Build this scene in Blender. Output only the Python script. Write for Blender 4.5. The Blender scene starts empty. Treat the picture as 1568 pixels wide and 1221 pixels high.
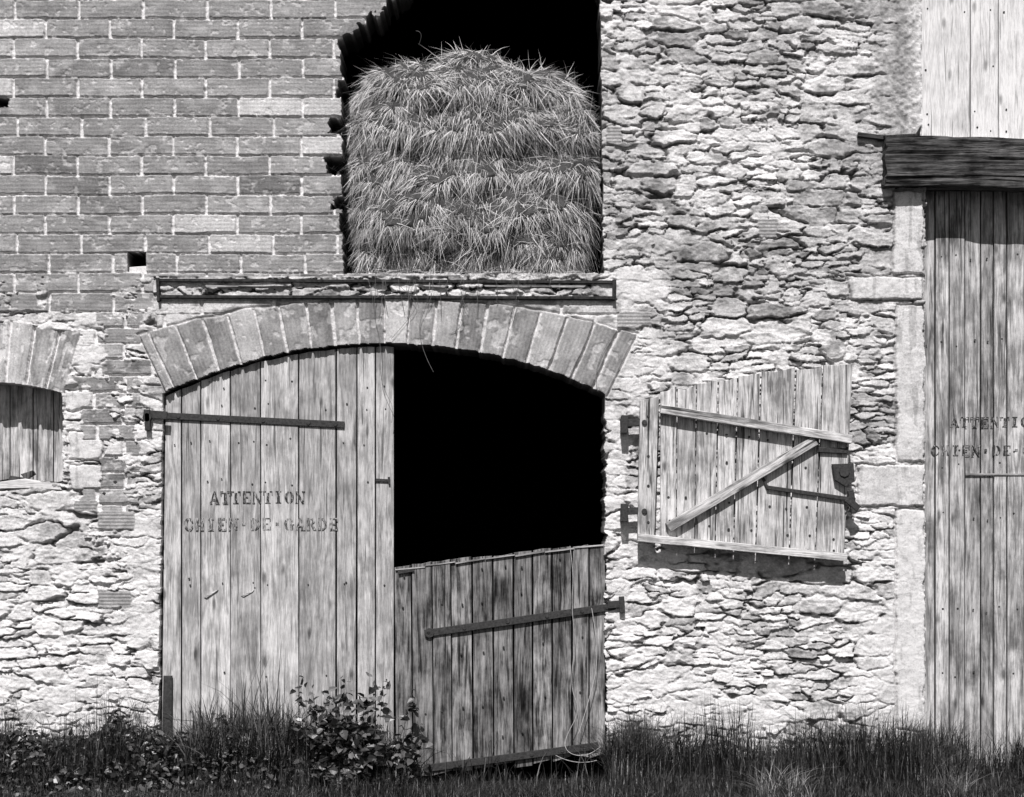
import bpy, math, random
import numpy as np
from mathutils import Vector
random.seed(3)
S=0.005
def X(u): return (u-784)*S
def Z(v): return (1170-v)*S
scene=bpy.context.scene
# ------------------------------------------------------------------ noise
rng=np.random.RandomState(7)
TAB=rng.rand(16,256,256).astype(np.float32)
def vn(x,y,s):
    xf=np.floor(x); yf=np.floor(y)
    fx=x-xf; fy=y-yf
    fx=fx*fx*(3-2*fx); fy=fy*fy*(3-2*fy)
    xi=xf.astype(np.int32); yi=yf.astype(np.int32)
    t=TAB[s%16]; x0=xi&255; x1=(xi+1)&255; y0=yi&255; y1=(yi+1)&255
    a=t[y0,x0]; b=t[y0,x1]; c=t[y1,x0]; d=t[y1,x1]
    return (a+(b-a)*fx)+((c+(d-c)*fx)-(a+(b-a)*fx))*fy
def fbm(x,y,s,o=4):
    r=0; a=.5; n=0
    for i in range(o):
        r=r+a*vn(x*2**i+17*i,y*2**i+31*i,s+i); n+=a; a*=.5
    return r/n
def sm(a,b,x):
    t=np.clip((x-a)/(b-a),0,1); return t*t*(3-2*t)
def lerp(a,b,t): return a+(b-a)*t
def voro(x,y,s,p=3.2):
    F1=np.full(x.shape,9.0,np.float32); F2=F1.copy()
    R1=np.zeros_like(F1); R2=R1.copy(); DX=R1.copy(); DY=R1.copy()
    yi=np.floor(y).astype(np.int32)
    for j in (-1,0,1):
        ry=yi+j
        xx=x+TAB[s][ry&255,3]*1.0
        xi=np.floor(xx).astype(np.int32)
        for i in (-1,0,1):
            cx=xi+i
            a=TAB[s][ry&255,cx&255]; b=TAB[s+1][ry&255,cx&255]
            px=cx+.5+(a-.5)*.95; py=ry+.5+(b-.5)*.62
            dx=xx-px; dy=y-py
            d=(np.abs(dx*.85)**p+np.abs(dy)**p)**(1/p)
            m=d<F1
            F2=np.where(m,F1,np.minimum(F2,d))
            F1=np.where(m,d,F1)
            R1=np.where(m,TAB[s+2][ry&255,cx&255],R1)
            R2=np.where(m,TAB[s+3][ry&255,cx&255],R2)
            DX=np.where(m,dx,DX); DY=np.where(m,dy,DY)
    return F1,F2,R1,R2,DX,DY
# ------------------------------------------------------------------ masonry field
def rubble(u,v):
    w1=fbm(u/70,v/60,0,3)-.5; w2=fbm(u/90,v/50,4,4)-.5
    f1=fbm(u/9,v/6,2,3)-.5; f2=fbm(u/11,v/6,6,3)-.5
    wu=u+26*w1+12*f1; wv=v+20*w2+6*f2
    A=voro(wu/48,wv/16.5,0); Bb=voro(wu/72,wv/27,5); Cc=voro(wu/36,wv/11,9)
    sel=fbm(u/80,v/55,9,2)+f1*.10
    sel2=fbm(u/55,v/45,3,2)+f2*.10
    F1,F2,R1,R2,DX,DY=[np.where(sel>.55,b,np.where(sel2>.54,c,a)) for a,b,c in zip(A,Bb,Cc)]
    e=F2-F1
    jw=.05+.18*fbm(u/26,v/18,11,2)
    st=sm(0.015,jw,e)
    hor=sm(.15,.42,np.abs(DY))
    op=sm(.36,.50,fbm(u/26,v/12,12,3))*(.40+.60*hor)
    jd=lerp(.010,-.045,op)
    strat=fbm(u/26,v/4.0,3,3)-.5
    crag=np.abs(fbm(u/15,v/8,5,4)-.5)*2
    fine=fbm(u/4.2,v/3.4,8,3)-.5
    med=fbm(u/15,v/9,13,3)-.5
    top=.006+.030*R1+DY*(R2+.1)*.022+DX*(R1-.5)*.014+strat*.011*(R2+.4)+fine*.009+med*.018-crag*.010
    h=lerp(jd,top,st)
    c=lerp(.64, .34+.46*R2+strat*.20+fine*.34+med*.35, st)
    c=c*lerp(1,.38,(1-st)*op)
    mm=sm(.50,.58,fbm(u/36,v/18,14,4))
    hp=.016+(fbm(u/16,v/10,5,4)-.5)*.030+fine*.010
    h=lerp(h,np.maximum(hp,h*.85),mm*.75); c=lerp(c,.76+fine*.3+med*.25,mm*.75)
    return h,c
def bricks(u,v,v0,ph,u0,pl,seed,hj=1.2,vj=2.4,bk=1.0):
    ew=(fbm(u/7,v/7,seed,2)-.5)
    v=v+ (fbm(u/60,v/60,seed+1,2)-.5)*3
    row=np.floor((v-v0)/ph).astype(np.int32); fv=(v-v0)-row*ph
    rj=(TAB[seed%16][row&255,11]-.5)*8
    uu=u-u0-(row&1)*pl/2-rj
    col=np.floor(uu/pl).astype(np.int32); fu=uu-col*pl
    fv=fv+(TAB[(seed+5)%16][row&255,col&255]-.5)*1.8
    dh=np.minimum(fv,ph-fv)+ew*2.0; dv=np.minimum(fu,pl-fu)+ew*2.8
    body=sm(hj-.5,hj+.6,dh)*sm(vj-1,vj+.7,dv)
    r=TAB[(seed+2)%16][row&255,col&255]; r2=TAB[(seed+3)%16][row&255,col&255]
    gr=.5+.5*np.cos(fv/ph*2*np.pi*5)
    chip=sm(.66,.72,fbm(u/9,v/7,seed+4,3))
    streak=fbm(u/50,v/1.8,seed+5,2)-.5
    fine=fbm(u/3,v/3,seed+6,2)-.5
    big=fbm(u/30,v/14,seed+8,3)-.5
    hb=.014+.008*r-gr*.0014-chip*.006+(fu/pl-.5)*(r2-.5)*.010+(fv/ph-.5)*(r-.5)*.008+fine*.0010
    hm=-.003+fine*.012+ew*.012
    cb=(.32+.20*r*r2+.22*(r>.88)-.12*(r2>.80)+streak*.07-gr*.03+fine*.09+big*.18+chip*.16)*bk
    cm=.80+fine*.3
    smear=sm(.58,.72,fbm(u/26,v/9,seed+7,3))*.35
    return lerp(hm,hb,body), lerp(cm,lerp(cb,.64,smear),body)
CA=(588,1305)
def arch_coords(u,v,c):
    du=u-c[0]; dv=c[1]-v
    return np.hypot(du,dv), np.arctan2(du,dv)
def voussoirs(r,th,pitch,seed,R0):
    th=th+(fbm(th*40,r/60,seed+6,2)-.5)*pitch*.12
    k=np.floor(th/pitch).astype(np.int32); f=(th/pitch-k)
    wj=TAB[(seed+1)%16][k&255,15]
    d=np.minimum(f,1-f)*pitch*r
    ew=(fbm(r/8,th*90,seed,2)-.5)
    body=sm(.8+wj*2,2.0+wj*2,d+ew*2)
    rr=TAB[(seed+2)%16][k&255,5]; r2=TAB[(seed+3)%16][k&255,9]
    gr=.5+.5*np.cos(f*2*np.pi*6)
    fine=fbm(r/3,th*260,seed+4,2)-.5
    chip=sm(.60,.68,fbm(r/14,th*60,seed+5,3))
    big=fbm(r/22,th*50,seed+8,3)-.5
    h=lerp(-.006+fine*.010,.020+.014*rr-gr*.0022-chip*.006+(f-.5)*(r2-.5)*.014,body)
    c=lerp(.66+fine*.3,.26+.22*rr+.14*(r2>.7)-gr*.04+fine*.10+chip*.16+big*.28,body)
    return h,c
def blob(u,v,L):
    m=np.zeros_like(u)
    for (a,b,ru,rv,s) in L:
        m=np.maximum(m,s*(1-np.hypot((u-a)/ru,(v-b)/rv)))
    return m
PL=[(968,440,70,45,1.3),(985,560,55,90,1.1),(945,700,24,130,.9),(948,900,24,90,.9),(1370,1050,80,140,1.6),(1120,1090,200,45,.8),
    (236,650,28,50,1.2),(150,545,60,40,.8),(225,860,36,110,1.2),(60,770,110,25,.7),(215,960,40,60,.9),(1040,1050,150,60,.5),(1385,880,30,120,1),
    (235,470,30,14,1.1),(120,490,40,14,.9),(20,690,20,100,.5),(1400,600,30,160,.6),(120,1060,120,60,.6),(850,472,60,12,1.0),(960,120,28,70,.5)]
BLOCKS=[(1366,292,1414,421,.026,.72),(1298,424,1414,461,.036,.74),(1371,464,1416,708,.024,.70),(1311,711,1416,776,.032,.72),(1370,780,1416,1118,.024,.80),
        (100,598,152,628,.022,.80),(104,660,158,704,.022,.78),(108,712,160,752,.026,.72),(-8,193,26,246,.018,.8)]
BR=[(150,903,203,930),(150,782,207,812),(113,764,152,785),(907,478,998,500),(928,194,952,222),(1160,336,1190,366)]
def field(u,v):
    h,c=rubble(u,v)
    tone=fbm(u/160,v/130,1,3)
    c=c*lerp(.76,1.15,sm(.34,.64,tone))
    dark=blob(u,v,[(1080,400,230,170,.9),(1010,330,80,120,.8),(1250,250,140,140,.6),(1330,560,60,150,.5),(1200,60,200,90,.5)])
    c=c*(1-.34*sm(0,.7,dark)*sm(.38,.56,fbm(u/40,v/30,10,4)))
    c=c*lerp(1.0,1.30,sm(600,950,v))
    nz=fbm(u/22,v/18,3,4)-.5
    fine=fbm(u/4.5,v/4,8,3)-.5
    p=sm(.15,.42,blob(u,v,PL)+nz*1.0)
    h=lerp(h,.022+nz*.030+fine*.010,p*.75); c=lerp(c,.78+fine*.22+nz*.25,p*.85)
    g=sm(1325,1372,u+nz*60)*sm(232,205,v+nz*20)
    rc=fbm(u/6,v/6,5,3)-.5
    h=lerp(h,.02+rc*.022,g); c=lerp(c,(.38+rc*.5)*lerp(1,1.9,sm(1380,1412,u)),g)
    for (a,b,a2,b2,hh,cc) in BLOCKS:
        d=np.minimum(np.minimum(u-a,a2-u),np.minimum(v-b,b2-v))+nz*9+fine*2
        m=sm(.5,3.0,d); gap=sm(-2.5,-.5,d)*(1-m)
        h=lerp(h,-.008,gap*.8); c=lerp(c,c*.8,gap)
        h=lerp(h,hh+nz*.016+fine*.005,m); c=lerp(c,cc+nz*.28+fine*.16-.2*sm(.60,.72,fbm(u/7,v/40,7,3)),m)
    hb,cb=bricks(u,v,478,24.5,100,92,2,1.6,3)
    rowk=np.floor((v-478)/24.5).astype(np.int32)
    ra=TAB[4][rowk&255,33]; rb=TAB[5][rowk&255,44]
    ma=((u>lerp(118,165,ra)+nz*30)&(u<lerp(190,240,rb)+nz*30)&(v>470)&(v<788)&(nz*1.0<.13)).astype(np.float32)
    ma=ma*(1-sm(.2,.4,blob(u,v,[(236,650,34,60,1.4),(140,545,40,26,1.0),(215,745,30,30,.9)])+nz))
    h=lerp(h,hb,ma); c=lerp(c,cb*1.05,ma)
    for (a,b,a2,b2) in BR:
        d=np.minimum(np.minimum(u-a,a2-u),np.minimum(v-b,b2-v))+nz*9+fine*3
        m=sm(0,1.5,d); h=lerp(h,.026-.0026*np.cos(v*1.2)+fine*.004,m); c=lerp(c,.38+fine*.2+nz*.3+.04*np.cos(v*1.2),m)
    hb,cb=bricks(u,v,418-29.9*30,29.9,24,98,0)
    m=((u<720)&(v<478-sm(150,240,u)*8+nz*14)&~((u>236)&(v>424))).astype(np.float32)
    m=m*(1-.9*sm(.16,.2,nz)*sm(395,440,v))
    h=lerp(h,hb,m); c=lerp(c,cb,m)
    m=((u>240)&(u<945)&(v>455)&(v<530)).astype(np.float32)
    hb,cb=bricks(u,v,459,22,200,110,6)
    h=lerp(h,hb*.8,m); c=lerp(c,lerp(cb,.70+fine*.3,sm(.4,.55,fbm(u/30,v/14,2,3))),m)
    r,th=arch_coords(u,v,CA)
    ha,ca=voussoirs(r,th,.0472,1,780)
    outer=np.hypot(u-597,v-1775)+nz*8
    m=((r>776)&(th>-.441)&(th<.4525)).astype(np.float32)*sm(1319,1317,outer)
    gap=((r>776)&(th>-.446)&(th<.457)).astype(np.float32)*sm(1323,1320,outer)*(1-m)
    h=lerp(h,.000,gap); h=lerp(h,ha,m); c=lerp(c,ca,m)
    r,th=arch_coords(u,v,(-20,1005))
    ha,ca=voussoirs(r,th,.0735,7,420)
    m=((r>416)&(r<514+nz*16)&(np.abs(th)<.284)).astype(np.float32)
    h=lerp(h,ha,m); c=lerp(c,ca*1.45,m)
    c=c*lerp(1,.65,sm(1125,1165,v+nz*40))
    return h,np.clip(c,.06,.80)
def holes(u,v):
    n=(fbm(u/9,v/9,6,3)-.5)
    r,_=arch_coords(u,v,CA)
    rag=n*12*sm(610,660,v)
    H=(r<780+n*5)&(u>250-(v-598)*7/522+n*5*sm(610,640,v))&(u<926+(v-600)*.004+rag)&(v<1198)
    r2,_=arch_coords(u,v,(-20,1005))
    H|=(r2<420)&(u<97+n*6)&(u>-137)&(v<738+n*8)
    tl=np.interp(u,[515,523,545,575,600,640,760,880,930],[72,62,42,22,0,-45,-100,-60,-20])
    row=np.floor((v-28)/29.9).astype(np.int32)
    tl=tl+(TAB[6][np.floor(u/16).astype(np.int32)&255,9]-.5)*8
    lj=523+(TAB[7][row&255,3]-.5)*7
    H|=(u>lj+n*6)&(u<919.5+(v/415)*5+n*4)&(v>tl+n*24)&(v<419+n*3)
    for (a,b,a2,b2) in [(503,180,530,206),(498,238,530,266),(510,302,530,316),(506,312,530,322),(515,120,530,150),(519,60,540,90)]:
        H|=(u>a+n*12)&(u<a2)&(v>b+n*10)&(v<b2+n*10)
    H|=(u>195)&(u<225)&(v>386+n*3)&(v<417+n*3)
    H|=(u>-6)&(u<15+n*6)&(v>150+n*8)&(v<166+n*6)
    H|=(u>1416+n*5)&(u<1765)&(v>285)&(v<1190)
    H|=(u>1410+n*5)&(u<1765)&(v>-60)&(v<219)
    return H
def build_wall():
    g=1.2
    us=np.concatenate([np.arange(-516,-30,7.),np.arange(-30,1600,g),np.arange(1600,2085,7.)])
    vs=np.concatenate([np.arange(-260,-24,6.),np.arange(-24,1200,g)])
    U,V=np.meshgrid(us.astype(np.float32),vs.astype(np.float32))
    h,c=field(U,V)
    ny,nx=U.shape
    uc=(U[:-1,:-1]+U[1:,1:])/2; vc=(V[:-1,:-1]+V[1:,1:])/2
    hole=holes(uc,vc); keep=~hole
    idx=np.arange(ny*nx).reshape(ny,nx)
    q=np.stack([idx[:-1,:-1],idx[1:,:-1],idx[1:,1:],idx[:-1,1:]],-1)[keep]
    P=np.stack([X(U),-h,Z(V)],-1).reshape(-1,3); C=c.reshape(-1)
    used=np.unique(q); mp=-np.ones(ny*nx,np.int64); mp[used]=np.arange(len(used))
    q=mp[q]; PV=P[used]; CV=C[used]
    ev=keep[:,:-1]!=keep[:,1:]
    a=idx[:-1,1:-1][ev]; b=idx[1:,1:-1][ev]; kl=keep[:,:-1][ev]
    eh=keep[:-1,:]!=keep[1:,:]
    a2=idx[1:-1,:-1][eh]; b2=idx[1:-1,1:][eh]; ku=keep[:-1,:][eh]
    E=np.concatenate([np.stack([a,b],-1),np.stack([b2,a2],-1)]); fl=np.concatenate([kl,ku])
    E=np.where(fl[:,None],E,E[:,::-1])
    n=len(E); base=len(PV)
    F=P[E.reshape(-1)]
    cc=C[E.reshape(-1)]
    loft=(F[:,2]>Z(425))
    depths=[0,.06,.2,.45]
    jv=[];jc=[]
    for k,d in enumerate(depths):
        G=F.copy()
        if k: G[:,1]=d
        jv.append(G); jc.append(cc*(np.where(loft,[1,.35,.15,.10][k],[1,.8,.5,.3][k])))  # reveal shade painted into the tone: darker with depth, strongest in the loft
    jf=[]
    for k in range(3):
        o0=base+k*2*n; o1=base+(k+1)*2*n
        i=np.arange(n)*2
        jf.append(np.stack([o0+i,o1+i,o1+i+1,o0+i+1],-1))
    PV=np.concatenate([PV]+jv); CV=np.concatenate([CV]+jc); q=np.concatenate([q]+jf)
    return PV,q,CV
def mesh_np(name,verts,faces,mat,smooth=True,col=None,gc=None):
    if not isinstance(faces,list): faces=[faces]
    me=bpy.data.meshes.new(name)
    nl=sum(f.size for f in faces); nf=sum(len(f) for f in faces)
    me.vertices.add(len(verts)); me.vertices.foreach_set('co',np.ascontiguousarray(verts,dtype=np.float32).ravel())
    me.loops.add(nl); me.loops.foreach_set('vertex_index',np.concatenate([f.ravel() for f in faces]).astype(np.int32))
    me.polygons.add(nf)
    tot=np.concatenate([np.full(len(f),f.shape[1]) for f in faces]).astype(np.int32)
    st=np.concatenate([[0],np.cumsum(tot)[:-1]]).astype(np.int32)
    me.polygons.foreach_set('loop_start',st)
    me.polygons.foreach_set('loop_total',tot)
    me.update(calc_edges=True)
    me.polygons.foreach_set('use_smooth',np.full(nf,smooth))
    if col is not None:
        a=me.attributes.new('tone','FLOAT','POINT'); a.data.foreach_set('value',np.ascontiguousarray(col,dtype=np.float32))
    if gc is not None:
        a=me.attributes.new('gc','FLOAT_VECTOR','POINT'); a.data.foreach_set('vector',np.ascontiguousarray(gc,dtype=np.float32).ravel())
    me.materials.append(mat)
    ob=bpy.data.objects.new(name,me); scene.collection.objects.link(ob)
    return ob
# ------------------------------------------------------------------ materials
class NT:
    def __init__(s,name):
        s.m=bpy.data.materials.new(name); s.m.use_nodes=True; s.t=s.m.node_tree; s.n=s.t.nodes; s.l=s.t.links
        s.b=s.n['Principled BSDF']; s.b.inputs['Roughness'].default_value=1.0
        s.b.inputs['Specular IOR Level'].default_value=.05
    def add(s,ty,**k):
        nd=s.n.new(ty)
        for a,b in k.items(): setattr(nd,a,b)
        return nd
    def attr(s,nm): return s.add('ShaderNodeAttribute',attribute_name=nm)
    def math(s,op,a,b=None,c=None):
        nd=s.add('ShaderNodeMath',operation=op)
        for i,x in enumerate((a,b,c)):
            if x is None: continue
            if isinstance(x,(int,float)): nd.inputs[i].default_value=x
            else: s.l.new(x,nd.inputs[i])
        return nd.outputs[0]
    def noise(s,vec,scale,detail=4,rough=.55,sc3=None,dist=0):
        if sc3:
            mp=s.add('ShaderNodeMapping'); mp.inputs['Scale'].default_value=sc3; s.l.new(vec,mp.inputs[0]); vec=mp.outputs[0]
        nd=s.add('ShaderNodeTexNoise'); nd.inputs['Scale'].default_value=scale; nd.inputs['Detail'].default_value=detail
        nd.inputs['Roughness'].default_value=rough; nd.inputs['Distortion'].default_value=dist
        s.l.new(vec,nd.inputs['Vector']); return nd.outputs[0]
    def maprange(s,v,a,b,c,d):
        nd=s.add('ShaderNodeMapRange'); s.l.new(v,nd.inputs[0])
        for i,x in enumerate((a,b,c,d)): nd.inputs[i+1].default_value=x
        return nd.outputs[0]
    def color(s,val,tint=(1,.985,.985)):
        cb=s.add('ShaderNodeCombineXYZ')
        for i in range(3): s.l.new(s.math('MULTIPLY',val,tint[i]),cb.inputs[i])
        s.l.new(cb.outputs[0],s.b.inputs['Base Color'])
    def bump(s,h,dist,st=1):
        b=s.add('ShaderNodeBump'); b.inputs['Distance'].default_value=dist; b.inputs['Strength'].default_value=st
        s.l.new(h,b.inputs['Height']); s.l.new(b.outputs[0],s.b.inputs['Normal'])
def mat_masonry():
    t=NT('masonry'); co=t.add('ShaderNodeTexCoord').outputs['Object']; a=t.attr('tone').outputs['Fac']
    n=t.noise(co,70,8,.7); n2=t.noise(co,9,5,.6)
    k=t.math('MULTIPLY',t.maprange(n,.32,.68,.72,1.3),t.maprange(n2,.3,.7,.86,1.12))
    t.color(t.math('MINIMUM',t.math('MULTIPLY',a,k),.83)); t.bump(t.noise(co,150,6,.75),.009,.9); return t.m
def mat_wood(name,dark,light,lo=.43,hi=.58,bumpd=.004,crk=.3,knot=.35,stain=.3):
    t=NT(name); g=t.attr('gc').outputs['Vector']; a=t.attr('tone').outputs['Fac']
    n1=t.noise(g,1,7,.68,(60,60,3.2),.9)
    n2=t.noise(g,1,5,.62,(14,14,1.1),2.2)
    n3=t.noise(g,4.5,6,.65)
    n4=t.noise(g,1,4,.6,(170,170,14))
    n5=t.noise(g,1,5,.62,(4,4,1.3),1.0)
    v=t.math('ADD',t.math('MULTIPLY',n1,.36),t.math('ADD',t.math('MULTIPLY',n2,.36),t.math('MULTIPLY',n3,.28)))
    vv=t.maprange(v,lo,hi,dark,light)
    cr=t.maprange(t.noise(g,1,3,.5,(42,42,1.3),.7),.32,.37,crk,1)
    mp=t.add('ShaderNodeMapping'); mp.inputs['Scale'].default_value=(7,1,2.6); t.l.new(g,mp.inputs[0])
    vo=t.add('ShaderNodeTexVoronoi'); vo.inputs['Scale'].default_value=1; t.l.new(mp.outputs[0],vo.inputs['Vector'])
    kd=t.math('ADD',vo.outputs['Distance'],t.math('MULTIPLY',t.math('SUBTRACT',n1,.5),.12))
    kn=t.maprange(kd,.06,.16,knot,1)
    sn=t.maprange(n5,.39,.50,1-stain,1)
    val=t.math('MULTIPLY',t.math('MULTIPLY',vv,a),t.math('MULTIPLY',cr,t.math('MULTIPLY',kn,sn)))
    val=t.math('MULTIPLY',val,t.maprange(n4,.3,.7,.72,1.2))
    t.color(t.math('MINIMUM',val,.83))
    t.bump(t.math('ADD',t.math('MULTIPLY',cr,.6),t.math('ADD',n1,t.math('MULTIPLY',n4,.4))),bumpd,.9)
    return t.m
def mat_plain(name,val,var=.5,scale=25,rough=.9,bd=.002,spec=.15):
    t=NT(name); co=t.add('ShaderNodeTexCoord').outputs['Object']
    n=t.noise(co,scale,6,.65); t.color(t.maprange(n,.3,.7,val*(1-var),val*(1+var)))
    t.b.inputs['Roughness'].default_value=rough; t.b.inputs['Specular IOR Level'].default_value=spec
    if bd: t.bump(n,bd,.8)
    return t.m
def mat_tone(name,k=1.0,rough=.6,spec=.3,scale=40):
    t=NT(name); co=t.add('ShaderNodeTexCoord').outputs['Object']; a=t.attr('tone').outputs['Fac']
    n=t.noise(co,scale,4,.6); t.color(t.math('MULTIPLY',a,t.maprange(n,.3,.7,.75*k,1.2*k)))
    t.b.inputs['Roughness'].default_value=rough; t.b.inputs['Specular IOR Level'].default_value=spec
    return t.m
M_mas=mat_masonry()
M_doorL=mat_wood('pale_door_wood',.32,.68,.44,.565,.005,.40,.35,.30)
M_doorR=mat_wood('grey_door_wood',.22,.66,.44,.565,.006,.28,.3,.42)
M_half=mat_wood('weathered_dark_wood',.04,.40,.43,.585,.008,.25,.4,.5)
M_shut=mat_wood('shutter_wood',.22,.72,.43,.56,.007,.22,.25,.34)
M_hatch=mat_wood('bleached_wood',.60,.84,.42,.54,.005,.5,.5,.15)
M_beam=mat_wood('old_beam_wood',.02,.20,.43,.60,.016,.2,.5,.4)
M_iron=mat_plain('wrought_iron',.040,.6,60,.75,.002,.3)
M_rust=mat_plain('rusted_steel',.035,.8,35,.85,.004,.2)
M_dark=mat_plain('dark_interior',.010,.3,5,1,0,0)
M_roof=mat_plain('roof_tile',.22,.4,12,.9,.004)
# ------------------------------------------------------------------ prism builder
class B:
    def __init__(s): s.v=[];s.f=[];s.g=[];s.t=[]
    def prism(s,poly,y0,y1,ang=0,tone=1.0,bev=.0022,uv=True):
        P=[Vector((X(a),Z(b))) for a,b in poly] if uv else [Vector(p) for p in poly]
        n=len(P)
        A=sum(P[i].x*P[(i+1)%n].y-P[(i+1)%n].x*P[i].y for i in range(n))
        if A<0: P=P[::-1]
        nr=[]
        for i in range(n):
            d=(P[(i+1)%n]-P[i]); d=d.normalized() if d.length>0 else Vector((1,0)); nr.append(Vector((-d.y,d.x)))
        I=[]
        for i in range(n):
            a=nr[i-1]; b=nr[i]; m=a+b
            if m.length<1e-4: m=b.copy()
            m=m.normalized(); k=max(.35,m.dot(b)); I.append(P[i]+m*(bev/k))
        o=len(s.v); r1,r2,r3=[random.uniform(-40,40) for _ in range(3)]
        ca,sa=math.cos(ang),math.sin(ang)
        for ring,y in ((P,y1),(P,y0+bev),(I,y0)):
            for p in ring:
                s.v.append((p.x,y,p.y))
                s.g.append((p.x*ca+p.y*sa+r1,y+r2,-p.x*sa+p.y*ca+r3)); s.t.append(tone)
        for k in (0,1):
            for i in range(n):
                j=(i+1)%n; s.f.append((o+k*n+i,o+k*n+j,o+(k+1)*n+j,o+(k+1)*n+i))
        s.f.append(tuple(o+2*n+i for i in range(n))); s.f.append(tuple(o+n-1-i for i in range(n)))
        return s
    def member(s,a,b,w,y0,y1,tone=1.0,bev=.003):
        d=Vector((b[0]-a[0],b[1]-a[1])); L=d.length; d/=L; n=Vector((-d.y,d.x))*w/2
        poly=[(a[0]+n.x,a[1]+n.y),(b[0]+n.x,b[1]+n.y),(b[0]-n.x,b[1]-n.y),(a[0]-n.x,a[1]-n.y)]
        ang=math.atan2(-d.y,d.x)-math.pi/2
        return s.prism(poly,y0,y1,ang,tone,bev)
    def disc(s,u,v,r,y0,y1,tone=1,n=8):
        return s.prism([(u+r*math.cos(6.283*i/n),v+r*math.sin(6.283*i/n)) for i in range(n)],y0,y1,0,tone,.001)
    def out(s,name,mat,parent=None,pivot=None,rz=0):
        me=bpy.data.meshes.new(name)
        vs=np.array(s.v)
        if pivot:
            p=np.array(pivot); c,q=math.cos(rz),math.sin(rz); w=vs-p
            vs=np.stack([w[:,0]*c-w[:,1]*q,w[:,0]*q+w[:,1]*c,w[:,2]],-1)+p
        me.from_pydata(vs.tolist(),[],s.f)
        a=me.attributes.new('tone','FLOAT','POINT'); a.data.foreach_set('value',np.array(s.t,np.float32))
        a=me.attributes.new('gc','FLOAT_VECTOR','POINT'); a.data.foreach_set('vector',np.array(s.g,np.float32).ravel())
        me.materials.append(mat); me.update()
        ob=bpy.data.objects.new(name,me); scene.collection.objects.link(ob)
        if parent: ob.parent=parent
        return ob
def empty(name,parent=None):
    e=bpy.data.objects.new(name,None); scene.collection.objects.link(e)
    if parent: e.parent=parent
    return e
barn=empty('stone_and_brick_barn')
pv,q,cv=build_wall()
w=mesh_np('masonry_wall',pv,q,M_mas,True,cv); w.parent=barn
def box(b,x0,x1,y0,y1,z0,z1,tone=1):
    b.prism([(x0,z0),(x1,z0),(x1,z1),(x0,z1)],y0,y1,0,tone,.001,uv=False)
b=B()
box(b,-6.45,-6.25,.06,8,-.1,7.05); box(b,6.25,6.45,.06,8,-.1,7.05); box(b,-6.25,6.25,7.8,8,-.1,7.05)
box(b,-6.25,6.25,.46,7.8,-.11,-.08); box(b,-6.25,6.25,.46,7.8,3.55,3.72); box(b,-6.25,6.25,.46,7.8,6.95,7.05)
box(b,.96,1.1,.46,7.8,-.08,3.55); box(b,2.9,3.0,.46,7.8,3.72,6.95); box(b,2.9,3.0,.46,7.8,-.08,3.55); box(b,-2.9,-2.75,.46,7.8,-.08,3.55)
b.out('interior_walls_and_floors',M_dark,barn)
b=B()
box(b,-6.5,-6.46,.0,8.05,-.1,7.1,.4); box(b,6.46,6.5,.0,8.05,-.1,7.1,.4); box(b,-6.46,6.46,8.01,8.05,-.1,7.1,.4)
b.out('side_walls',M_mas,barn)
xs=np.arange(-6.8,6.81,.05); ys=np.arange(0,4.6,.1)
XX,YY=np.meshgrid(xs,ys)
for nm,sg in (('roof_front_slope',1),('roof_back_slope',-1)):
    ty=-.3+YY
    if sg<0: ty=8.4-YY
    ZZ=7.06+YY*.42+.03*np.abs(np.sin(XX*15))+.02*((YY/.3)%1)
    idx=np.arange(XX.size).reshape(XX.shape)
    f=np.stack([idx[:-1,:-1],idx[:-1,1:],idx[1:,1:],idx[1:,:-1]],-1).reshape(-1,4)
    if sg<0: f=f[:,::-1]
    o=mesh_np(nm,np.stack([XX,ty,ZZ],-1).reshape(-1,3),f,M_roof,False,np.ones(XX.size)); o.parent=barn
# ------------------------------------------------------------------ doors
def nails(b,us,vs,y,slope=0,jit=3,p=.9,r=1.7):
    for v in vs:
        for u in us:
            if random.random()<p:
                b.disc(u+random.uniform(-jit,jit),v+slope*u+random.uniform(-jit,jit)*1.6,random.uniform(1.1,r),y-.0025,y+.002,1,6)
leaf=empty('left_door_leaf',barn)
b=B(); iron=B()
js=[251,276,306,351,398,456,514,546,574,603.5]
def archv(u,R=778): return 1305-math.sqrt(R*R-(u-588)**2)
Y0=.036
for i in range(len(js)-1):
    a,c=js[i],js[i+1]; g=random.uniform(.7,1.4)
    a1,c1=a+g,c-g
    bl=0 if i else -6.5
    dy=random.uniform(-.005,.005); lo=random.uniform(-1.5,1.5)
    n=4
    top=[(lerp(a1,c1,k/n),archv(lerp(a1,c1,k/n))+(2+random.random()*2)) for k in range(n+1)]
    vb=1182+random.uniform(-8,8)
    poly=top+[(c1+(lo if i<8 else 0),vb),(a1+bl,vb)]
    b.prism(poly,Y0+dy,Y0+.03,0,random.uniform(.84,1.14))
b.out('boards',M_doorL,leaf)
iron.member((250,636),(527,650),10,Y0-.016,Y0-.006,1,.002)
iron.member((222,634),(258,637),12,-.055,-.040,1,.002); iron.disc(228,640,7,-.07,-.03); iron.member((228,628),(229,660),8,-.07,-.03)
for t in (.08,.3,.55,.8,.95): iron.disc(250+277*t,636+14*t,3.2,Y0-.022,Y0-.014)
iron.member((575,735),(597,736),5,Y0-.016,Y0-.006); iron.member((595,730),(596,742),3,Y0-.022,Y0-.006)
iron.prism([(250,1035),(263,1035),(262,1170),(247,1170)],Y0-.03,Y0-.008)
nails(iron,[262,290,318,340,362,386,408,444,468,500,528,560,590],[622,676,1036],Y0-.005,0,4,.6)
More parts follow.
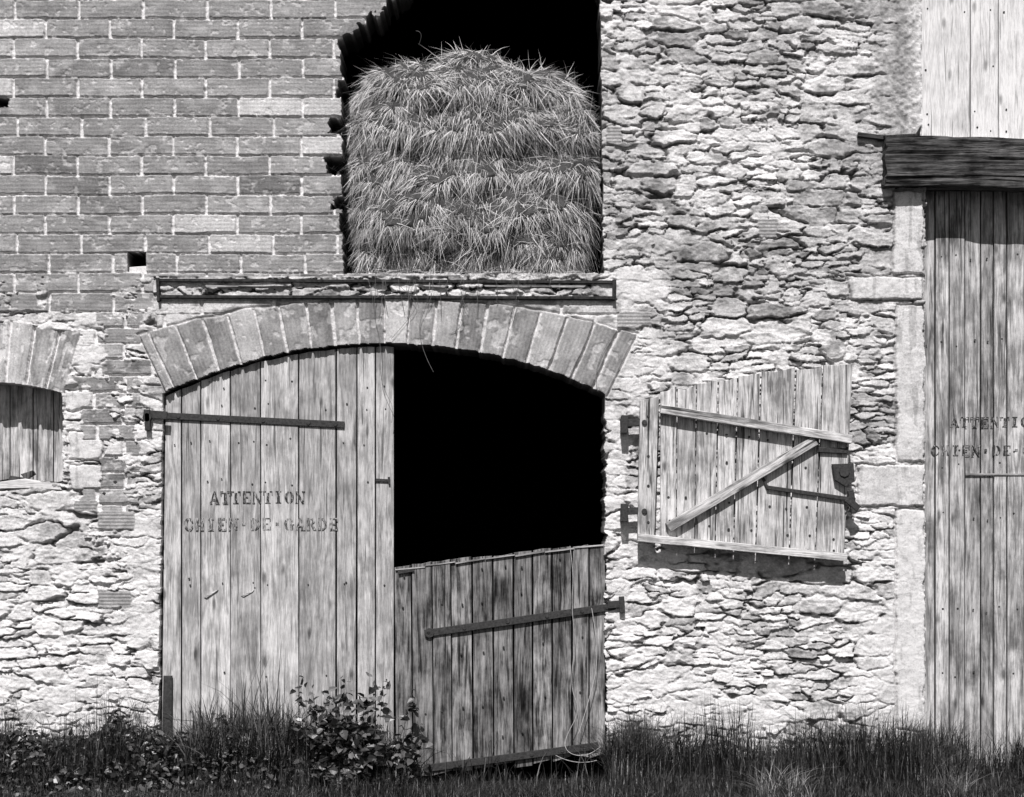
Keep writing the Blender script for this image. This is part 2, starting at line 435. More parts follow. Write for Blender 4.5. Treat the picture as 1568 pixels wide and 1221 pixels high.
nails(iron,[290,318,340,386,408,444,468,500,528,560,590],[588,890,898,738,1090],Y0-.005,0,4,.5)
iron.out('strap_hinge_and_nails',M_iron,leaf)
b=B()
for (u,v,L,s_) in ((322,908,22,-12),(378,908,20,-9)):
    b.prism([(u-L/2,v-s_/2),(u+L/2,v+s_/2),(u+L/2-2,v+s_/2+3),(u-L/2+4,v-s_/2+2)],Y0-.010,Y0-.003,math.pi/2,1.0,.001)
b.out('lifted_splinters',M_doorL,leaf)
# half door
hd=empty('half_door_leaf',barn)
b=B(); iron=B()
js=[607,633,664,692,724,756,786,816,845,876,902,927]
HY=-.005
def tv(u): return 868-(u-607)*38/320
def bv(u): return 1192-(u-607)*36/320
piv=(X(927),0,0); RZ=math.radians(6)
for i in range(len(js)-1):
    g=random.uniform(.6,1.8)
    a,c=js[i]+g,js[i+1]-g; j1=random.uniform(-1.5,2.5); dy=random.uniform(-.008,.008)
    lean=-3*(1-i/10)
    b.prism([(a+lean,tv(a)+j1),(lerp(a,c,.5)+lean,tv(lerp(a,c,.5))+j1+random.uniform(-1.5,2)),(c+lean,tv(c)+j1+random.uniform(-1,1)),(c,bv(c)+random.uniform(-7,3)),(a,bv(a)+random.uniform(-7,3))],HY+dy,HY+.03,0,random.uniform(.75,1.35))
b.out('boards',M_half,hd,piv,RZ)
b=B()
for i in range(7):
    a=606+i*45.5; b.member((a,872-(a-606)*.1195+random.uniform(-1.2,1.2)),(a+44.5,872-(a-561)*.1195+random.uniform(-1.2,1.2)),random.uniform(1.4,2.6),HY-.012,HY+.034,random.uniform(.6,1.1),.0008)
b.out('top_edge_strip',M_shut,hd,piv,RZ)
iron.member((650,968),(950,927),11,HY-.022,HY-.012,1,.002)
iron.member((650,1172),(915,1141),11,HY-.022,HY-.012,1,.002)
iron.disc(657,967,7.5,HY-.028,HY-.012); iron.disc(655,1171,7,HY-.028,HY-.012)
for t in (.02,.2,.42,.62,.8,.93):
    iron.disc(650+300*t,968-41*t,3,HY-.028,HY-.018); iron.disc(650+262*t,1172-30*t,2.8,HY-.028,HY-.018)
iron.member((610,876),(634,872),5,HY-.020,HY-.010)
for v0 in (888,935,1010,1090,1140):
    for u in (620,648,678,708,740,770,800,830,860,890,915):
        if random.random()<.4: iron.disc(u+random.uniform(-4,4),v0-(u-607)*.12+random.uniform(-5,5),1.5,HY-.012,HY,1,6)
iron.out('straps_and_nails',M_iron,hd,piv,RZ)
pin=B(); pin.member((930,926),(956,924),11,-.05,-.02); pin.member((951,913),(952,938),8,-.06,-.02); pin.out('hinge_pin',M_iron,hd)
# open upper leaf
sh=empty('open_upper_door_shutter',barn)
b=B(); iron=B()
yb=-.11
js=[1008,1035,1064,1097,1127,1162,1215,1256,1302]
def tops(u): return float(np.interp(u,[1008,1040,1100,1160,1230,1302],[604,594,582,572,564,561]))
def bots(u): return 826+(u-975)*31/315
for i in range(len(js)-1):
    g=random.uniform(.7,1.5)
    a,c=js[i]+g,js[i+1]-g; sk=-(i/7)*12; dy=random.uniform(-.005,.005)
    j=random.uniform(-3,3)
    b.prism([(a,tops(a)+j),(lerp(a,c,.4),tops(a)+j+random.uniform(-2,2)),(c,tops(c)+j+random.uniform(-1,1)),(c+sk-1,bots(c)-4),(a+sk,bots(a)-4)],yb+dy,yb+.026,0,random.uniform(.85,1.15))
b.prism([(978,616),(1006,610),(999,826),(974,826)],yb-.045,yb+.02,0,.95)
fr=B()
fr.member((1009,629),(1297,675),13,yb-.075,yb-.006,1.2)
fr.member((974,823),(1290,853),12,yb-.066,yb-.006,1.15)
fr.member((1020,808),(1243,676),15,yb-.055,yb-.006,1.05)
b.out('boards',M_shut,sh); fr.out('z_brace',M_shut,sh)
iron.member((1170,747),(1304,766),6,yb-.03,yb-.018); iron.member((1296,752),(1302,786),9,yb-.05,yb-.015); iron.member((1290,764),(1308,780),10,yb-.055,yb-.02)
iron.prism([(1268,712),(1300,711),(1302,738),(1288,746),(1272,736)],yb-.055,yb-.012); iron.disc(1286,724,8,yb-.065,yb-.02)
iron.member((1160,722),(1172,750),4,yb-.02,yb-.006)
iron.member((1248,690),(1292,692),8,yb-.03,yb-.006)
for v in (650,784):
    iron.member((948,v),(984,v-2),11,yb-.03,yb+.01); iron.member((955,v-12),(954,v+15),10,yb-.04,-.0); iron.disc(984,v-1,4,yb-.06,yb-.02)
for u in (1022,1050,1080,1112,1143,1175,1204,1232,1270,1290):
    for f in (660,700,760,800,822):
        if random.random()<.6: iron.disc(u+random.uniform(-4,4),f+(u-1008)*.09+random.uniform(-4,4),1.9,yb-.008,yb,1,6)
for v in (640,700,745,800): iron.disc(990,v,2.2,yb-.05,yb-.04)
iron.out('bolt_and_hinges',M_iron,sh)
wn=empty('arched_window_shutter',barn)
b=B(); wy=.24
js=[-140,-104,-70,-36,0,36,68,100]
for i in range(len(js)-1):
    b.prism([(js[i]+.9,575),(js[i+1]-.9,575),(js[i+1]-.9,736+random.uniform(-8,4)),(js[i]+.9,738)],wy+random.uniform(-.003,.003),wy+.03,0,random.uniform(.9,1.1))
b.out('boards',M_shut,wn)
b=B(); b.prism([(-135,740),(0,738),(40,733),(92,742),(96,751),(40,748),(-135,752)],-.03,.2,math.pi/2,.9,.006); b.out('sill',M_hatch,wn)
b=B(); b.prism([(15,728),(34,731),(36,738),(12,736)],.0,.06,0,.3,.004); b.prism([(30,726),(48,720),(52,726),(38,735)],.02,.06,0,.6,.004); b.out('sill_debris',M_half,wn)
rd=empty('right_plank_door',barn)
b=B(); iron=B(); ry=.17
js=[1400,1441,1463,1487,1512,1532,1552,1580,1612,1650,1690,1730,1775]
for i in range(len(js)-1):
    g=random.uniform(.6,1.4)
    b.prism([(js[i]+g,280),(js[i+1]-g,280),(js[i+1]-g,1185+random.uniform(-6,6)),(js[i]+g,1180)],ry+random.uniform(-.006,.006),ry+.03,0,random.uniform(.82,1.16))
b.out('boards',M_doorR,rd)
b=B(); b.member((1488,725),(1768,726),3,ry-.014,ry-.006,.8,.001); b.out('joint_batten',M_doorR,rd)
nails(iron,[1424,1452,1475,1499,1522,1542,1565,1600],[388,520,690,712,790,935,1035],ry-.006,0,4,.8)
iron.out('nails',M_iron,rd)
b=B(); b.prism([(1411,215),(1770,215),(1770,221),(1411,221)],-.02,.1,math.pi/2,1.0); b.out('hatch_sill',M_hatch,barn)
ht=empty('upper_hatch_boards',barn)
b=B(); hy=.02
js=[1405,1487,1530,1575,1640,1700,1770]
for i in range(len(js)-1):
    b.prism([(js[i]+.8,-64),(js[i+1]-.8,-64),(js[i+1]-.8,214),(js[i]+.8,214)],hy+random.uniform(-.003,.003),hy+.03,0,random.uniform(.92,1.06))
b.out('boards',M_hatch,ht)
iron=B(); nails(iron,[1420,1440,1475,1495,1520,1540,1560],[12,100,168,196],hy-.004,0,4,.6); iron.out('nails',M_iron,ht)
def rough_beam(name,u0,u1,v0,v1,y0,y1,mat,amp=.012,parent=barn,seed=3,st=.012):
    nu=int((u1-u0)*S/st)
    m=22
    W=y1-y0; Hh=(v1-v0)*S
    q=[]
    for k in range(m): q.append((y0,Z(v0)-Hh*k/m))
    for k in range(6): q.append((y0+W*k/6,Z(v1)))
    for k in range(m): q.append((y1,Z(v1)+Hh*k/m))
    for k in range(6): q.append((y1-W*k/6,Z(v0)))
    q=np.array(q); n=len(q); us=np.linspace(X(u0),X(u1),nu)
    cy,cz=(y0+y1)/2,(Z(v0)+Z(v1))/2
    V=[];G=[]
    A=np.arange(n)
    for x in us:
        nz=fbm(np.full(n,x*2.2)+1.2*fbm(np.full(n,x*2.),A*.2,seed+5,2),A*.55,seed,4)-.5
        n2=fbm(np.full(n,x*1.2),A*1.1,seed+3,2)-.5
        s=1+(nz*2+n2*2)*amp/Hh*2
        yy=cy+(q[:,0]-cy)*s; zz=cz+(q[:,1]-cz)*s+ (vn(np.array([x*.9]),np.array([3.3]),seed)[0]-.5)*amp
        V.append(np.stack([np.full(n,x)+ (nz*.05 if (x==us[0] or x==us[-1]) else 0),yy,zz],-1)); G.append(np.stack([zz+yy*.7,yy,np.full(n,x)],-1))
    V=np.concatenate(V);G=np.concatenate(G)
    idx=np.arange(nu*n).reshape(nu,n); nxt=np.roll(idx,-1,1)
    f=np.stack([idx[:-1],nxt[:-1],nxt[1:],idx[1:]],-1).reshape(-1,4)
    o=mesh_np(name,V,[f,idx[0][None,::-1],idx[-1][None,:]],mat,False,np.ones(len(V)),G); o.parent=parent; return o
rough_beam('timber_lintel',1351,1770,219,292,-.13,.12,M_beam,.022)
b=B(); b.member((1312,208),(1352,213),7,-.05,.01,.6,.004); b.prism([(1350,211),(1400,208),(1407,196),(1404,214),(1352,222)],-.08,.01,0,.5,.004); b.out('slate_flashing',M_beam,barn)
bm=empty('steel_lintel_beam',barn)
b=B()
b.prism([(242,428),(943,431),(943,435.5),(242,432.5)],-.050,.03,math.pi/2)
b.prism([(246,434),(940,437),(940,452),(246,450)],-.001,.02,math.pi/2)
b.prism([(246,453),(943,455),(942,459.5),(247,457.5)],-.048,.03,math.pi/2)
b.prism([(241,427),(246,427),(247,462),(243,464)],-.060,.0,0); b.prism([(937,430),(943,430),(942,461),(937,460)],-.060,.0,0)
b.out('flanges_and_web',M_rust,bm)
b=B()
for k in range(7):
    u=random.uniform(262,860); w_=random.uniform(20,80); b.prism([(u,438),(u+w_,438.6),(u+w_-3,441+random.uniform(-1,1)),(u+3,440.6+random.uniform(-1,1))],-.036-random.random()*.010,-.01,math.pi/2,random.uniform(.4,.9),.0015)
b.out('packing_slips',M_shut,bm)
b=B(); b.prism([(196,408),(224,406),(224,420),(196,420)],.03,.2,0,.8,.004); b.out('putlog_stone',M_mas,barn)
# ------------------------------------------------------------------ stencils
def arc(cx,cy,rx,ry,a0,a1,tx,ty,n=8):
    o=[];i=[]
    for k in range(n+1):
        a=math.radians(a0+(a1-a0)*k/n)
        o.append((cx+rx*math.cos(a),cy+ry*math.sin(a))); i.append((cx+(rx-tx)*math.cos(a),cy+(ry-ty)*math.sin(a)))
    return [[o[k],o[k+1],i[k+1],i[k]] for k in range(n)]
R=lambda x0,y0,x1,y1:[[(x0,y0),(x1,y0),(x1,y1),(x0,y1)]]
GL={'A':[[(0,0),(.24,0),(.24,.08),(0,.08)],[(.07,.1),(.17,.1),(.42,.88),(.36,.97)],[(.42,1),(.56,.98),(.92,.08),(.62,.08)],[(.54,0),(1,0),(1,.08),(.54,.08)],[(.27,.28),(.55,.28),(.55,.38),(.27,.38)]],
'T':R(.34,.08,.62,.88)+R(.20,0,.76,.08)+R(0,.90,.30,1)+R(.66,.90,.96,1)+R(0,.66,.09,.88)+R(.87,.66,.96,.88),
'E':R(.10,.0,.38,1)+R(.42,0,.90,.09)+R(.42,.91,.90,1)+R(.42,.44,.64,.55)+R(.80,.1,.90,.3)+R(.80,.7,.90,.9),
'N':R(.06,.09,.17,.88)+R(0,0,.26,.08)+[[(.0,1),(.26,1),(.90,.04),(.70,.0)]]+R(.78,.22,.89,.92)+R(.68,.92,1,1),
'I':R(.32,.08,.62,.92)+R(.18,0,.76,.08)+R(.18,.92,.76,1),
'O':arc(.48,.5,.47,.5,100,260,.28,.1)+arc(.48,.5,.47,.5,-80,80,.28,.1),
'C':arc(.5,.5,.48,.5,100,260,.28,.1)+arc(.5,.5,.44,.5,20,80,.14,.1,4)+arc(.5,.5,.44,.5,-80,-20,.1,.1,4),
'G':arc(.5,.5,.48,.5,100,260,.28,.1)+arc(.5,.5,.44,.5,20,80,.14,.1,4)+R(.64,.02,.90,.42)+R(.55,.42,1,.50),
'H':R(.06,0,.33,1)+R(.60,0,.87,1)+R(.36,.44,.57,.54),
'D':R(.06,0,.33,1)+arc(.38,.5,.54,.5,-85,85,.27,.1),
'R':R(.06,0,.33,1)+arc(.38,.74,.46,.26,-85,85,.24,.08,6)+[[(.42,.46),(.66,.46),(1,0),(.70,0)]],
'.':R(.28,.38,.56,.64)}
def stencil(txt,u,v,p,hh,y,name,parent,mat):
    b=B()
    for i,ch in enumerate(txt):
        for pl in GL.get(ch,[]):
            dv=random.uniform(-.3,.3)
            poly=[(u+i*p+a*p*.92,v-c*hh+dv) for a,c in pl]
            b.prism(poly,y-.0016,y-.0003,0,1,.0001)
    return b.out(name,mat,parent)
def paint(name,lo,hi,d,l):
    tp=NT(name); co=tp.add('ShaderNodeTexCoord').outputs['Object']
    tp.color(tp.maprange(tp.noise(co,1,5,.75,(95,95,24)),lo,hi,d,l)); return tp.m
M_pt=paint('worn_stencil_paint',.50,.64,.035,.42); M_pt2=paint('very_worn_stencil_paint',.45,.58,.05,.46)
stencil('ATTENTION',320,771,16.4,19,Y0-.0055,'lettering_attention',leaf,M_pt)
stencil('CHIEN.DE.GARDE',280,812,17.1,19,Y0-.0055,'lettering_guard_dog',leaf,M_pt2)
stencil('ATTENTION',1464,652,15.6,16,ry-.0065,'lettering_attention',rd,M_pt)
stencil('CHIEN.DE.GARDE',1434,696,15.8,16,ry-.0065,'lettering_guard_dog',rd,M_pt)
# ------------------------------------------------------------------ ribbons / leaves
def ribbons(P,W,side,tone,taper=True):
    N,K,_=P.shape
    t=np.linspace(0,1,K)
    wk=(1-.9*t**2) if taper else np.ones(K)
    off=side[:,None,:]*(W[:,None]*wk[None,:])[:,:,None]/2
    V=np.stack([P-off,P+off],2).reshape(-1,3)
    i=np.arange(N)[:,None]*K*2+np.arange(K-1)[None,:]*2
    F=np.stack([i,i+1,i+3,i+2],-1).reshape(-1,4)
    return V,F,np.repeat(tone,K*2)
def norm(a): return a/np.maximum(np.linalg.norm(a,axis=-1,keepdims=True),1e-6)
HC=np.array([X(719),.60,Z(243)]); HR=np.array([.975,.60,.86])
def hay_surf(a,bq):
    ca,sa,cb,sb=np.cos(a),np.sin(a),np.cos(bq),np.sin(bq)
    dx,dy,dz=cb*ca,cb*sa,sb
    ex=4.6
    rr=(np.abs(dx)**ex+np.abs(dy)**ex+np.abs(dz)**ex)**(-1/ex)
    x,y,z=dx*rr,dy*rr,dz*rr
    P=np.stack([x*HR[0],y*HR[1],z*HR[2]],-1)
    u=P[...,0]/S; zz=P[...,2]
    wv=zz+.12*(vn(u/110+5,u*0+2,3)-.5)+.12*(fbm(u/40+5,zz*1.5+7,4,2)-.5)-.06*x*x
    ph=(wv+.92)/.345; fl=np.floor(ph); f=ph-fl
    bul=np.clip(f/.30,0,1)**.6*np.clip((1-f)/.75,0,1)**.45
    amp=.55+.9*vn(u/50+fl*7.3,fl,5)
    n1=fbm(u/24+9,zz/.10+4,5,4)-.5; n2=fbm(u/70+9,zz/.3+4,6,2)-.5
    d=-.10+.13*bul*amp+.13*n1+.14*n2
    P=P+np.stack([x*.40,y,z*.35],-1)*d[...,None]
    P[...,0]*=1-.12*np.clip((zz-.35)/.5,0,1)**1.5
    P[...,2]+=-.06*np.clip(x,0,1)+.03*np.sin(x*7+1)*np.clip(z,0,1)
    return P+HC
aa=np.linspace(-math.pi,math.pi,520); bb=np.linspace(-math.pi/2,math.pi/2,300)
AA,BB=np.meshgrid(aa,bb); HP=hay_surf(AA,BB)
idx=np.arange(AA.size).reshape(AA.shape)
f=np.stack([idx[:-1,:-1],idx[:-1,1:],idx[1:,1:],idx[1:,:-1]],-1).reshape(-1,4)
M_hay=mat_tone('dried_hay',1.08,.7,.25,60)
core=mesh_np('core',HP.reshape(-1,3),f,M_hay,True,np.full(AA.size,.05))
hay=empty('hay_bale'); core.parent=hay
def hay_strands(N,Lr,Wr,tn,droop,lift,seed,rnd=.42):
    r=np.random.RandomState(seed)
    M=N*3
    a=r.uniform(-math.pi*1.02,.02*math.pi,M); bq=r.uniform(-1.45,1.5,M)
    P0=hay_surf(a,bq); e=.01
    Pa=hay_surf(a+e,bq); Pb=hay_surf(a,bq+e)
    cr=np.cross(Pa-P0,Pb-P0); wgt=np.linalg.norm(cr,axis=-1); n=norm(cr)
    n=np.where((np.sum(n*(P0-HC),-1)<0)[:,None],-n,n); n=norm(n+norm(P0-HC)*.4+np.array([0,-.3,0]))
    p_=wgt/np.percentile(wgt,97); k=r.rand(M)<np.clip(p_,0,1)*N/(M*np.clip(p_,0,1).mean())
    P0=P0[k];n=n[k]; N2=len(P0)
    g=np.array([0,0,-1.])
    rd_=r.normal(size=(N2,3)); clump=np.stack([fbm(P0[:,0]*5+3,P0[:,2]*4+s,s,3)-.5 for s in (1,2,3)],-1)*5.0
    d=g*droop+rd_*rnd+clump; d=d-n*np.sum(d*n,-1,keepdims=True); d=norm(norm(d)+n*(lift*r.rand(N2))[:,None])
    L=r.uniform(*Lr,N2)
    K=4; t=np.linspace(0,1,K)
    bend=norm(r.normal(size=(N2,3)))*.35+g*.45
    P=P0[:,None,:]+d[:,None,:]*(L[:,None]*t[None,:])[:,:,None]+bend[:,None,:]*(L[:,None]*(t**2)[None,:])[:,:,None]*.6 - n[:,None,:]*.014
    side=norm(np.cross(d,n+r.normal(size=(N2,3))*.5))
    lay=fbm(P0[:,0]*5,P0[:,2]*8,8,3)
    tone=tn[0]+(tn[1]-tn[0])*r.rand(N2)**1.2*(.3+1.4*lay)
    return ribbons(P,r.uniform(*Wr,N2),side,tone)
for nm,args in (('under_strands',(42000,(.04,.11),(.003,.006),(.08,.55),1.0,.22,1,.5)),('strands',(28000,(.05,.16),(.0025,.005),(.22,.98),1.0,.4,2,.6)),('long_strands',(5000,(.12,.28),(.003,.005),(.4,.98),1.1,.5,5,.7)),('flyaway_straws',(2600,(.10,.28),(.002,.004),(.3,.9),.4,1.2,3,.9))):
    V,F,T=hay_strands(*args)
    V[:,2]=np.maximum(V[:,2],3.745)
    o=mesh_np(nm,V,F,M_hay,False,np.minimum(T,.8)); o.parent=hay
r=np.random.RandomState(9); N=600
p0=np.stack([X(r.uniform(560,900,N)),r.uniform(-.04,.15,N),Z(422)+r.uniform(0,.05,N)],-1)
d=norm(np.stack([r.normal(size=N),r.normal(size=N)*.4-.1,r.normal(size=N)*.35-.05],-1))
L=r.uniform(.05,.2,N); t=np.linspace(0,1,3)
P=p0[:,None]+d[:,None]*(L[:,None]*t)[:,:,None]+np.array([0,0,-.35])*(L[:,None]*t**2)[:,:,None]*r.rand(N)[:,None,None]
V,F,T=ribbons(P,r.uniform(.002,.004,N),norm(np.cross(d,r.normal(size=(N,3)))),r.uniform(.15,.7,N))
o=mesh_np('loose_straw',V,F,M_hay,False,T); o.parent=hay
# ------------------------------------------------------------------ ground
xs=np.concatenate([-np.geomspace(150,7,16),np.arange(-6.9,6.95,.05),np.geomspace(7,150,16)])
ys=np.concatenate([-np.geomspace(150,4.2,18),np.arange(-4.1,.3,.05),np.geomspace(.5,150,14)])
GX,GY=np.meshgrid(xs,ys)
def ghz(x,y):
    door=sm(X(560),X(640),x)*sm(X(960),X(915),x)
    base=-.11*sm(0,.7,-y)*(1-door)-.13*door*sm(-1.2,-.6,y)-.11*door*(1-sm(-1.2,-.6,y))
    return base+(fbm(x*1.3+40,y*1.3+40,2,4)-.5)*.06*np.clip(-y*3,0,1)+(fbm(x*9+40,y*9+40,5,3)-.5)*.03*np.clip(-y*3,0,1)
GZ=ghz(GX,GY); GZ=np.where(GY>-.02,np.minimum(GZ,-.13),GZ)
idx=np.arange(GX.size).reshape(GX.shape)
f=np.stack([idx[:-1,:-1],idx[:-1,1:],idx[1:,1:],idx[1:,:-1]],-1).reshape(-1,4)
mesh_np('ground',np.stack([GX,GY,GZ],-1).reshape(-1,3),f,mat_plain('soil_and_turf',.03,.7,14,.95,.01),True,np.ones(GX.size))
M_gr=mat_tone('grass_blades',1,.45,.4,20)
def grass(N,xr,yr,hf,wr,tn,seed,lean=.5,K=4,dens=None,pw=2.2):
    r=np.random.RandomState(seed)
    x=r.uniform(*xr,N); y=r.uniform(*yr,N)
    if dens is not None:
        k=r.rand(N)<dens(x,y); x=x[k]; y=y[k]; N=len(x)
    cl=fbm(x*3.5+50,y*3.5+50,3,3)
    H=hf(x,y,r)*(.2+1.6*cl)
    az=r.uniform(0,6.283,N)+ (cl-.5)*3; ln=np.abs(r.normal(size=N))*lean
    d=np.stack([np.cos(az)*ln,np.sin(az)*ln,np.ones(N)],-1)
    t=np.linspace(0,1,K)
    P=np.stack([x,y,ghz(x,y)],-1)[:,None,:]+np.stack([d[:,0:1]*H[:,None]*t**1.8,d[:,1:2]*H[:,None]*t**1.8,H[:,None]*(t-.35*np.minimum(ln,1)[:,None]*t**3)],-1)
    P[:,:,1]=np.minimum(P[:,:,1],-.035)
    s=np.stack([-np.sin(az)+r.normal(size=N)*.4,np.cos(az),np.zeros(N)],-1)
    tone=tn[0]+(tn[1]-tn[0])*r.rand(N)**pw
    return ribbons(P,r.uniform(*wr,N),norm(s),tone)
gr=empty('grass')
uof=lambda x: x/S+784
def tallmask(x,y):
    u=uof(x); m=np.where((u>635)&(u<925),.04,1.0); m=np.where((u>1440)&(u<1760),.8,m); return m*(.45+.9*(fbm(x*2.2+3,y*2+9,9,2)>.42))
def H1(x,y,r): return np.clip(.44*np.exp(-((y+.15)/.50)**2),.06,.46)*r.uniform(.45,1.15,len(x))*(.7+.6*fbm(x*1.3,x*0+3,7,2))
parts=[grass(40000,(-6.5,6.5),(-.95,-.03),H1,(.003,.008),(.010,.12),1,.5,5,tallmask,3.0),
       grass(80000,(-6.5,6.5),(-3.6,-.03),lambda x,y,r:r.uniform(.04,.15,len(x)),(.003,.006),(.010,.11),2,.8,4,None,3.4),
       grass(450,(X(1130),X(1205)),(-1.1,-.75),lambda x,y,r:r.uniform(.08,.24,len(x)),(.004,.007),(.04,.36),3,.8,5),
       grass(160,(X(1390),X(1430)),(-1.2,-.8),lambda x,y,r:r.uniform(.08,.22,len(x)),(.004,.007),(.04,.3),31,.8,5),
       grass(1600,(X(300),X(450)),(-.45,-.06),lambda x,y,r:r.uniform(.25,.62,len(x)),(.006,.018),(.025,.18),4,.5,6),
       grass(22,(X(350),X(430)),(-.3,-.1),lambda x,y,r:r.uniform(.75,1.0,len(x)),(.008,.013),(.06,.2),14,.3,7),
       grass(1500,(X(930),X(1000)),(-.4,-.04),lambda x,y,r:r.uniform(.2,.46,len(x)),(.004,.008),(.03,.22),5,.55,5),
       grass(1100,(X(1390),X(1470)),(-.5,-.04),lambda x,y,r:r.uniform(.2,.46,len(x)),(.004,.008),(.03,.18),6,.55,5)]
for i,(V,F,T) in enumerate(parts):
    o=mesh_np('blades_%d'%i,V,F,M_gr,False,T); o.parent=gr
def leaves(P,dirv,nrm,L,W,tone):
    N=len(P); d=norm(dirv); s=norm(np.cross(d,nrm)); n=norm(np.cross(s,d))
    def pt(a,b_,c): return P+d*(L*a)[:,None]+s*(W*b_)[:,None]+n*(L*c)[:,None]
    z=np.zeros(N)
    pts=[pt(z,z,z),pt(z+.22,z-.46,z+.10),pt(z+.62,z-.36,z+.06),pt(z+1,z,z-.12),pt(z+.62,z+.36,z+.06),pt(z+.22,z+.46,z+.10),pt(z+.25,z,z),pt(z+.62,z,z-.02)]
    V=np.stack(pts,1).reshape(-1,3); o=np.arange(N)[:,None]*8
    F3=np.concatenate([o+np.array([t]) for t in ([0,6,1],[0,5,6],[2,7,3],[7,4,3])]); F4=np.concatenate([o+np.array([t]) for t in ([1,6,7,2],[6,5,4,7])])
    return V,[F3,F4],np.repeat(tone,8)
M_lf=mat_tone('weed_leaves',1,.4,.5,30)
def leafcloud(name,N,pos,Lr,tn,seed,parent,up=.6):
    r=np.random.RandomState(seed); P=pos(r,N); N=len(P)
    d=r.normal(size=(N,3)); d[:,2]*=.5; n=r.normal(size=(N,3))*.6+np.array([0,-.45,up]); L=r.uniform(*Lr,N)
    V,F,T=leaves(P,d,n,L,L*r.uniform(.5,.95,N),tn[0]+(tn[1]-tn[0])*r.rand(N)**2.2)
    V[:,1]=np.minimum(V[:,1],-.03)
    o=mesh_np(name,V,F,M_lf,False,T); o.parent=parent; return o
weeds=empty('broadleaf_weeds')
def posA(r,n):
    x=r.uniform(-6.3,X(290),n); y=-.04-np.abs(r.normal(size=n))*.45; h=.30*np.exp(-((y+.1)/.6)**2)*(.2+1.5*fbm(x*3+9,y*3+9,5,3))
    return np.stack([x,y,ghz(x,y)+h*r.rand(n)**.7+.01],-1)
leafcloud('leaves',7500,posA,(.022,.065),(.008,.11),21,weeds)
def posB(r,n):
    x=r.uniform(X(240),X(640),n); y=-.05-np.abs(r.normal(size=n))*.3; h=.30*np.exp(-((y+.1)/.5)**2)*(.1+1.7*fbm(x*4+9,y*4+9,5,3))
    return np.stack([x,y,ghz(x,y)+h*r.rand(n)**.6+.01],-1)
leafcloud('low_leaves',3600,posB,(.022,.06),(.008,.12),22,weeds)
shrub=empty('leafy_shrub')
r=np.random.RandomState(31)
stems=[]
for k in range(50):
    x0=X(558)+r.normal()*.11; y0=-.42+r.normal()*.07
    ang=r.uniform(-.95,.95); L=r.uniform(.34,.92)*(1-.35*abs(ang)); dy=r.uniform(-.35,.2)
    t=np.linspace(0,1,8)
    stems.append(np.stack([x0+math.sin(ang)*L*t**.9,y0+dy*L*t,-.10+math.cos(ang)*L*t-.08*t**2*abs(ang)],-1))
st=np.array(stems); V,F,T=ribbons(st,np.full(len(st),.007),norm(np.array([[1,0.3,0]]*len(st))),np.full(len(st),.06))
o=mesh_np('stems',V,F,M_gr,False,T); o.parent=shrub
def posC(r,n):
    k=r.randint(0,len(st),n); t=r.uniform(1.2,7,n); i=np.minimum(t.astype(int),6); f_=(t-i)[:,None]
    p=st[k,i]*(1-f_)+st[k,i+1]*f_; return p+r.normal(size=(n,3))*.024
leafcloud('leaves',1700,posC,(.035,.09),(.010,.16),23,shrub,.7)
# ------------------------------------------------------------------ wires
M_wire=mat_plain('wire',.45,.3,40,.6,0)
M_vine=mat_plain('dry_vine',.16,.5,40,.9,0)
def curve(name,groups,rad,mat,parent=None):
    cu=bpy.data.curves.new(name,'CURVE'); cu.dimensions='3D'; cu.bevel_depth=rad; cu.bevel_resolution=1
    for pts in groups:
        sp=cu.splines.new('NURBS'); sp.points.add(len(pts)-1); sp.order_u=3; sp.use_endpoint_u=True
        for p,(u,v,y) in zip(sp.points,pts): p.co=(X(u),y,Z(v),1)
    cu.materials.append(mat); o=bpy.data.objects.new(name,cu); scene.collection.objects.link(o)
    if parent: o.parent=parent
    return o
curve('hanging_wire',[[(872,836,-.10),(878,880,-.11),(874,920,-.12),(880,985,-.12),(872,1050,-.13),(888,1085,-.13),(862,1130,-.14),(868,1150,-.16),(900,1155,-.15),(918,1140,-.12)],
    [(905,930,-.09),(918,1000,-.09),(900,1075,-.10),(885,1120,-.12)],[(850,1152,-.16),(880,1168,-.18),(912,1160,-.15)]],.0026,M_wire)
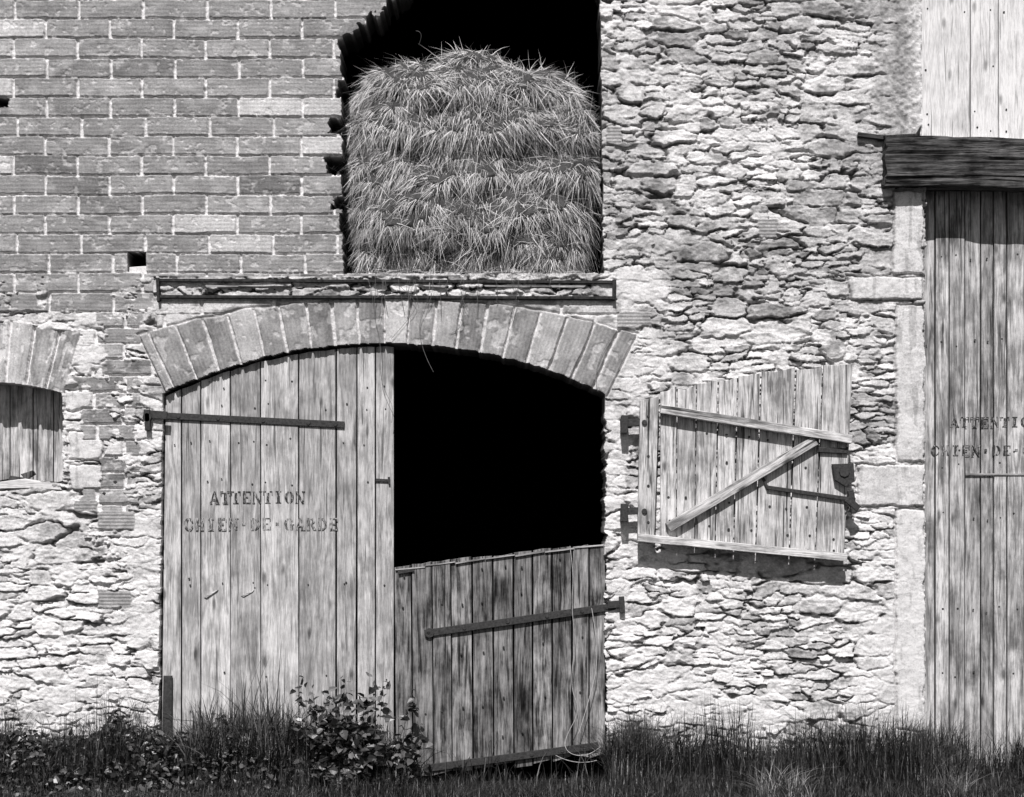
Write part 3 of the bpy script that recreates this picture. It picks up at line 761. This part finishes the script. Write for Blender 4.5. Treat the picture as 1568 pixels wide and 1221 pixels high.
vg=[[(575,408,-.08),(578,440,-.09),(572,480,-.05),(584,525,-.04),(582,575,-.03),(592,605,-.02),(604,625,-.03),(600,648,-.03)],
    [(660,436,-.08),(655,470,-.05),(640,500,-.05),(650,545,-.04),(664,570,-.02)],
    [(720,440,-.08),(700,470,-.05),(716,500,-.05),(690,512,-.04)],[(610,438,-.08),(640,462,-.06),(636,480,-.05),(600,520,-.05)],
    [(935,520,-.04),(905,560,-.04),(915,600,-.04)],[(640,62,.1),(650,45,.05),(636,44,.05)],[(735,90,.1),(728,70,.05),(690,75,.05)]]
for k in range(18):
    u=random.uniform(560,800); vg.append([(u,430,-.075),(u+random.uniform(-8,8),445,-.08),(u+random.uniform(-14,14),random.uniform(455,495),-.05)])
curve('dry_vine_strands',vg,.0018,M_vine)
# ------------------------------------------------------------------ light, sky, camera
el=math.radians(51); az=math.radians(-7)
d=Vector((-math.sin(az)*math.cos(el),math.cos(az)*math.cos(el),-math.sin(el)))
sl=bpy.data.lights.new('sun','SUN'); sl.energy=5; sl.angle=math.radians(.5); sl.color=(1,.98,.98)
so=bpy.data.objects.new('sun',sl); so.rotation_euler=d.to_track_quat('-Z','Y').to_euler(); so.location=(-2,-8,12); scene.collection.objects.link(so)
wd=bpy.data.worlds.new('World'); scene.world=wd; wd.use_nodes=True; nt=wd.node_tree
sk=nt.nodes.new('ShaderNodeTexSky'); sk.sky_type='NISHITA'; sk.sun_disc=False; sk.sun_elevation=el; sk.sun_rotation=math.pi-az
hs=nt.nodes.new('ShaderNodeHueSaturation'); hs.inputs['Saturation'].default_value=.0
nt.links.new(sk.outputs[0],hs.inputs['Color']); nt.links.new(hs.outputs[0],nt.nodes['Background'].inputs[0]); nt.nodes['Background'].inputs[1].default_value=.05
cam=bpy.data.cameras.new('camera'); co_=bpy.data.objects.new('camera',cam); scene.collection.objects.link(co_)
D=12; cam.sensor_width=36; cam.lens=36*D/7.84; cam.clip_end=500
co_.location=(0,-D,Z(820)); co_.rotation_euler=(math.radians(90),0,0); cam.shift_y=(Z(610.2)-Z(820))/7.84
scene.camera=co_
scene.view_settings.view_transform='Standard'; scene.view_settings.look='None'; scene.view_settings.exposure=0
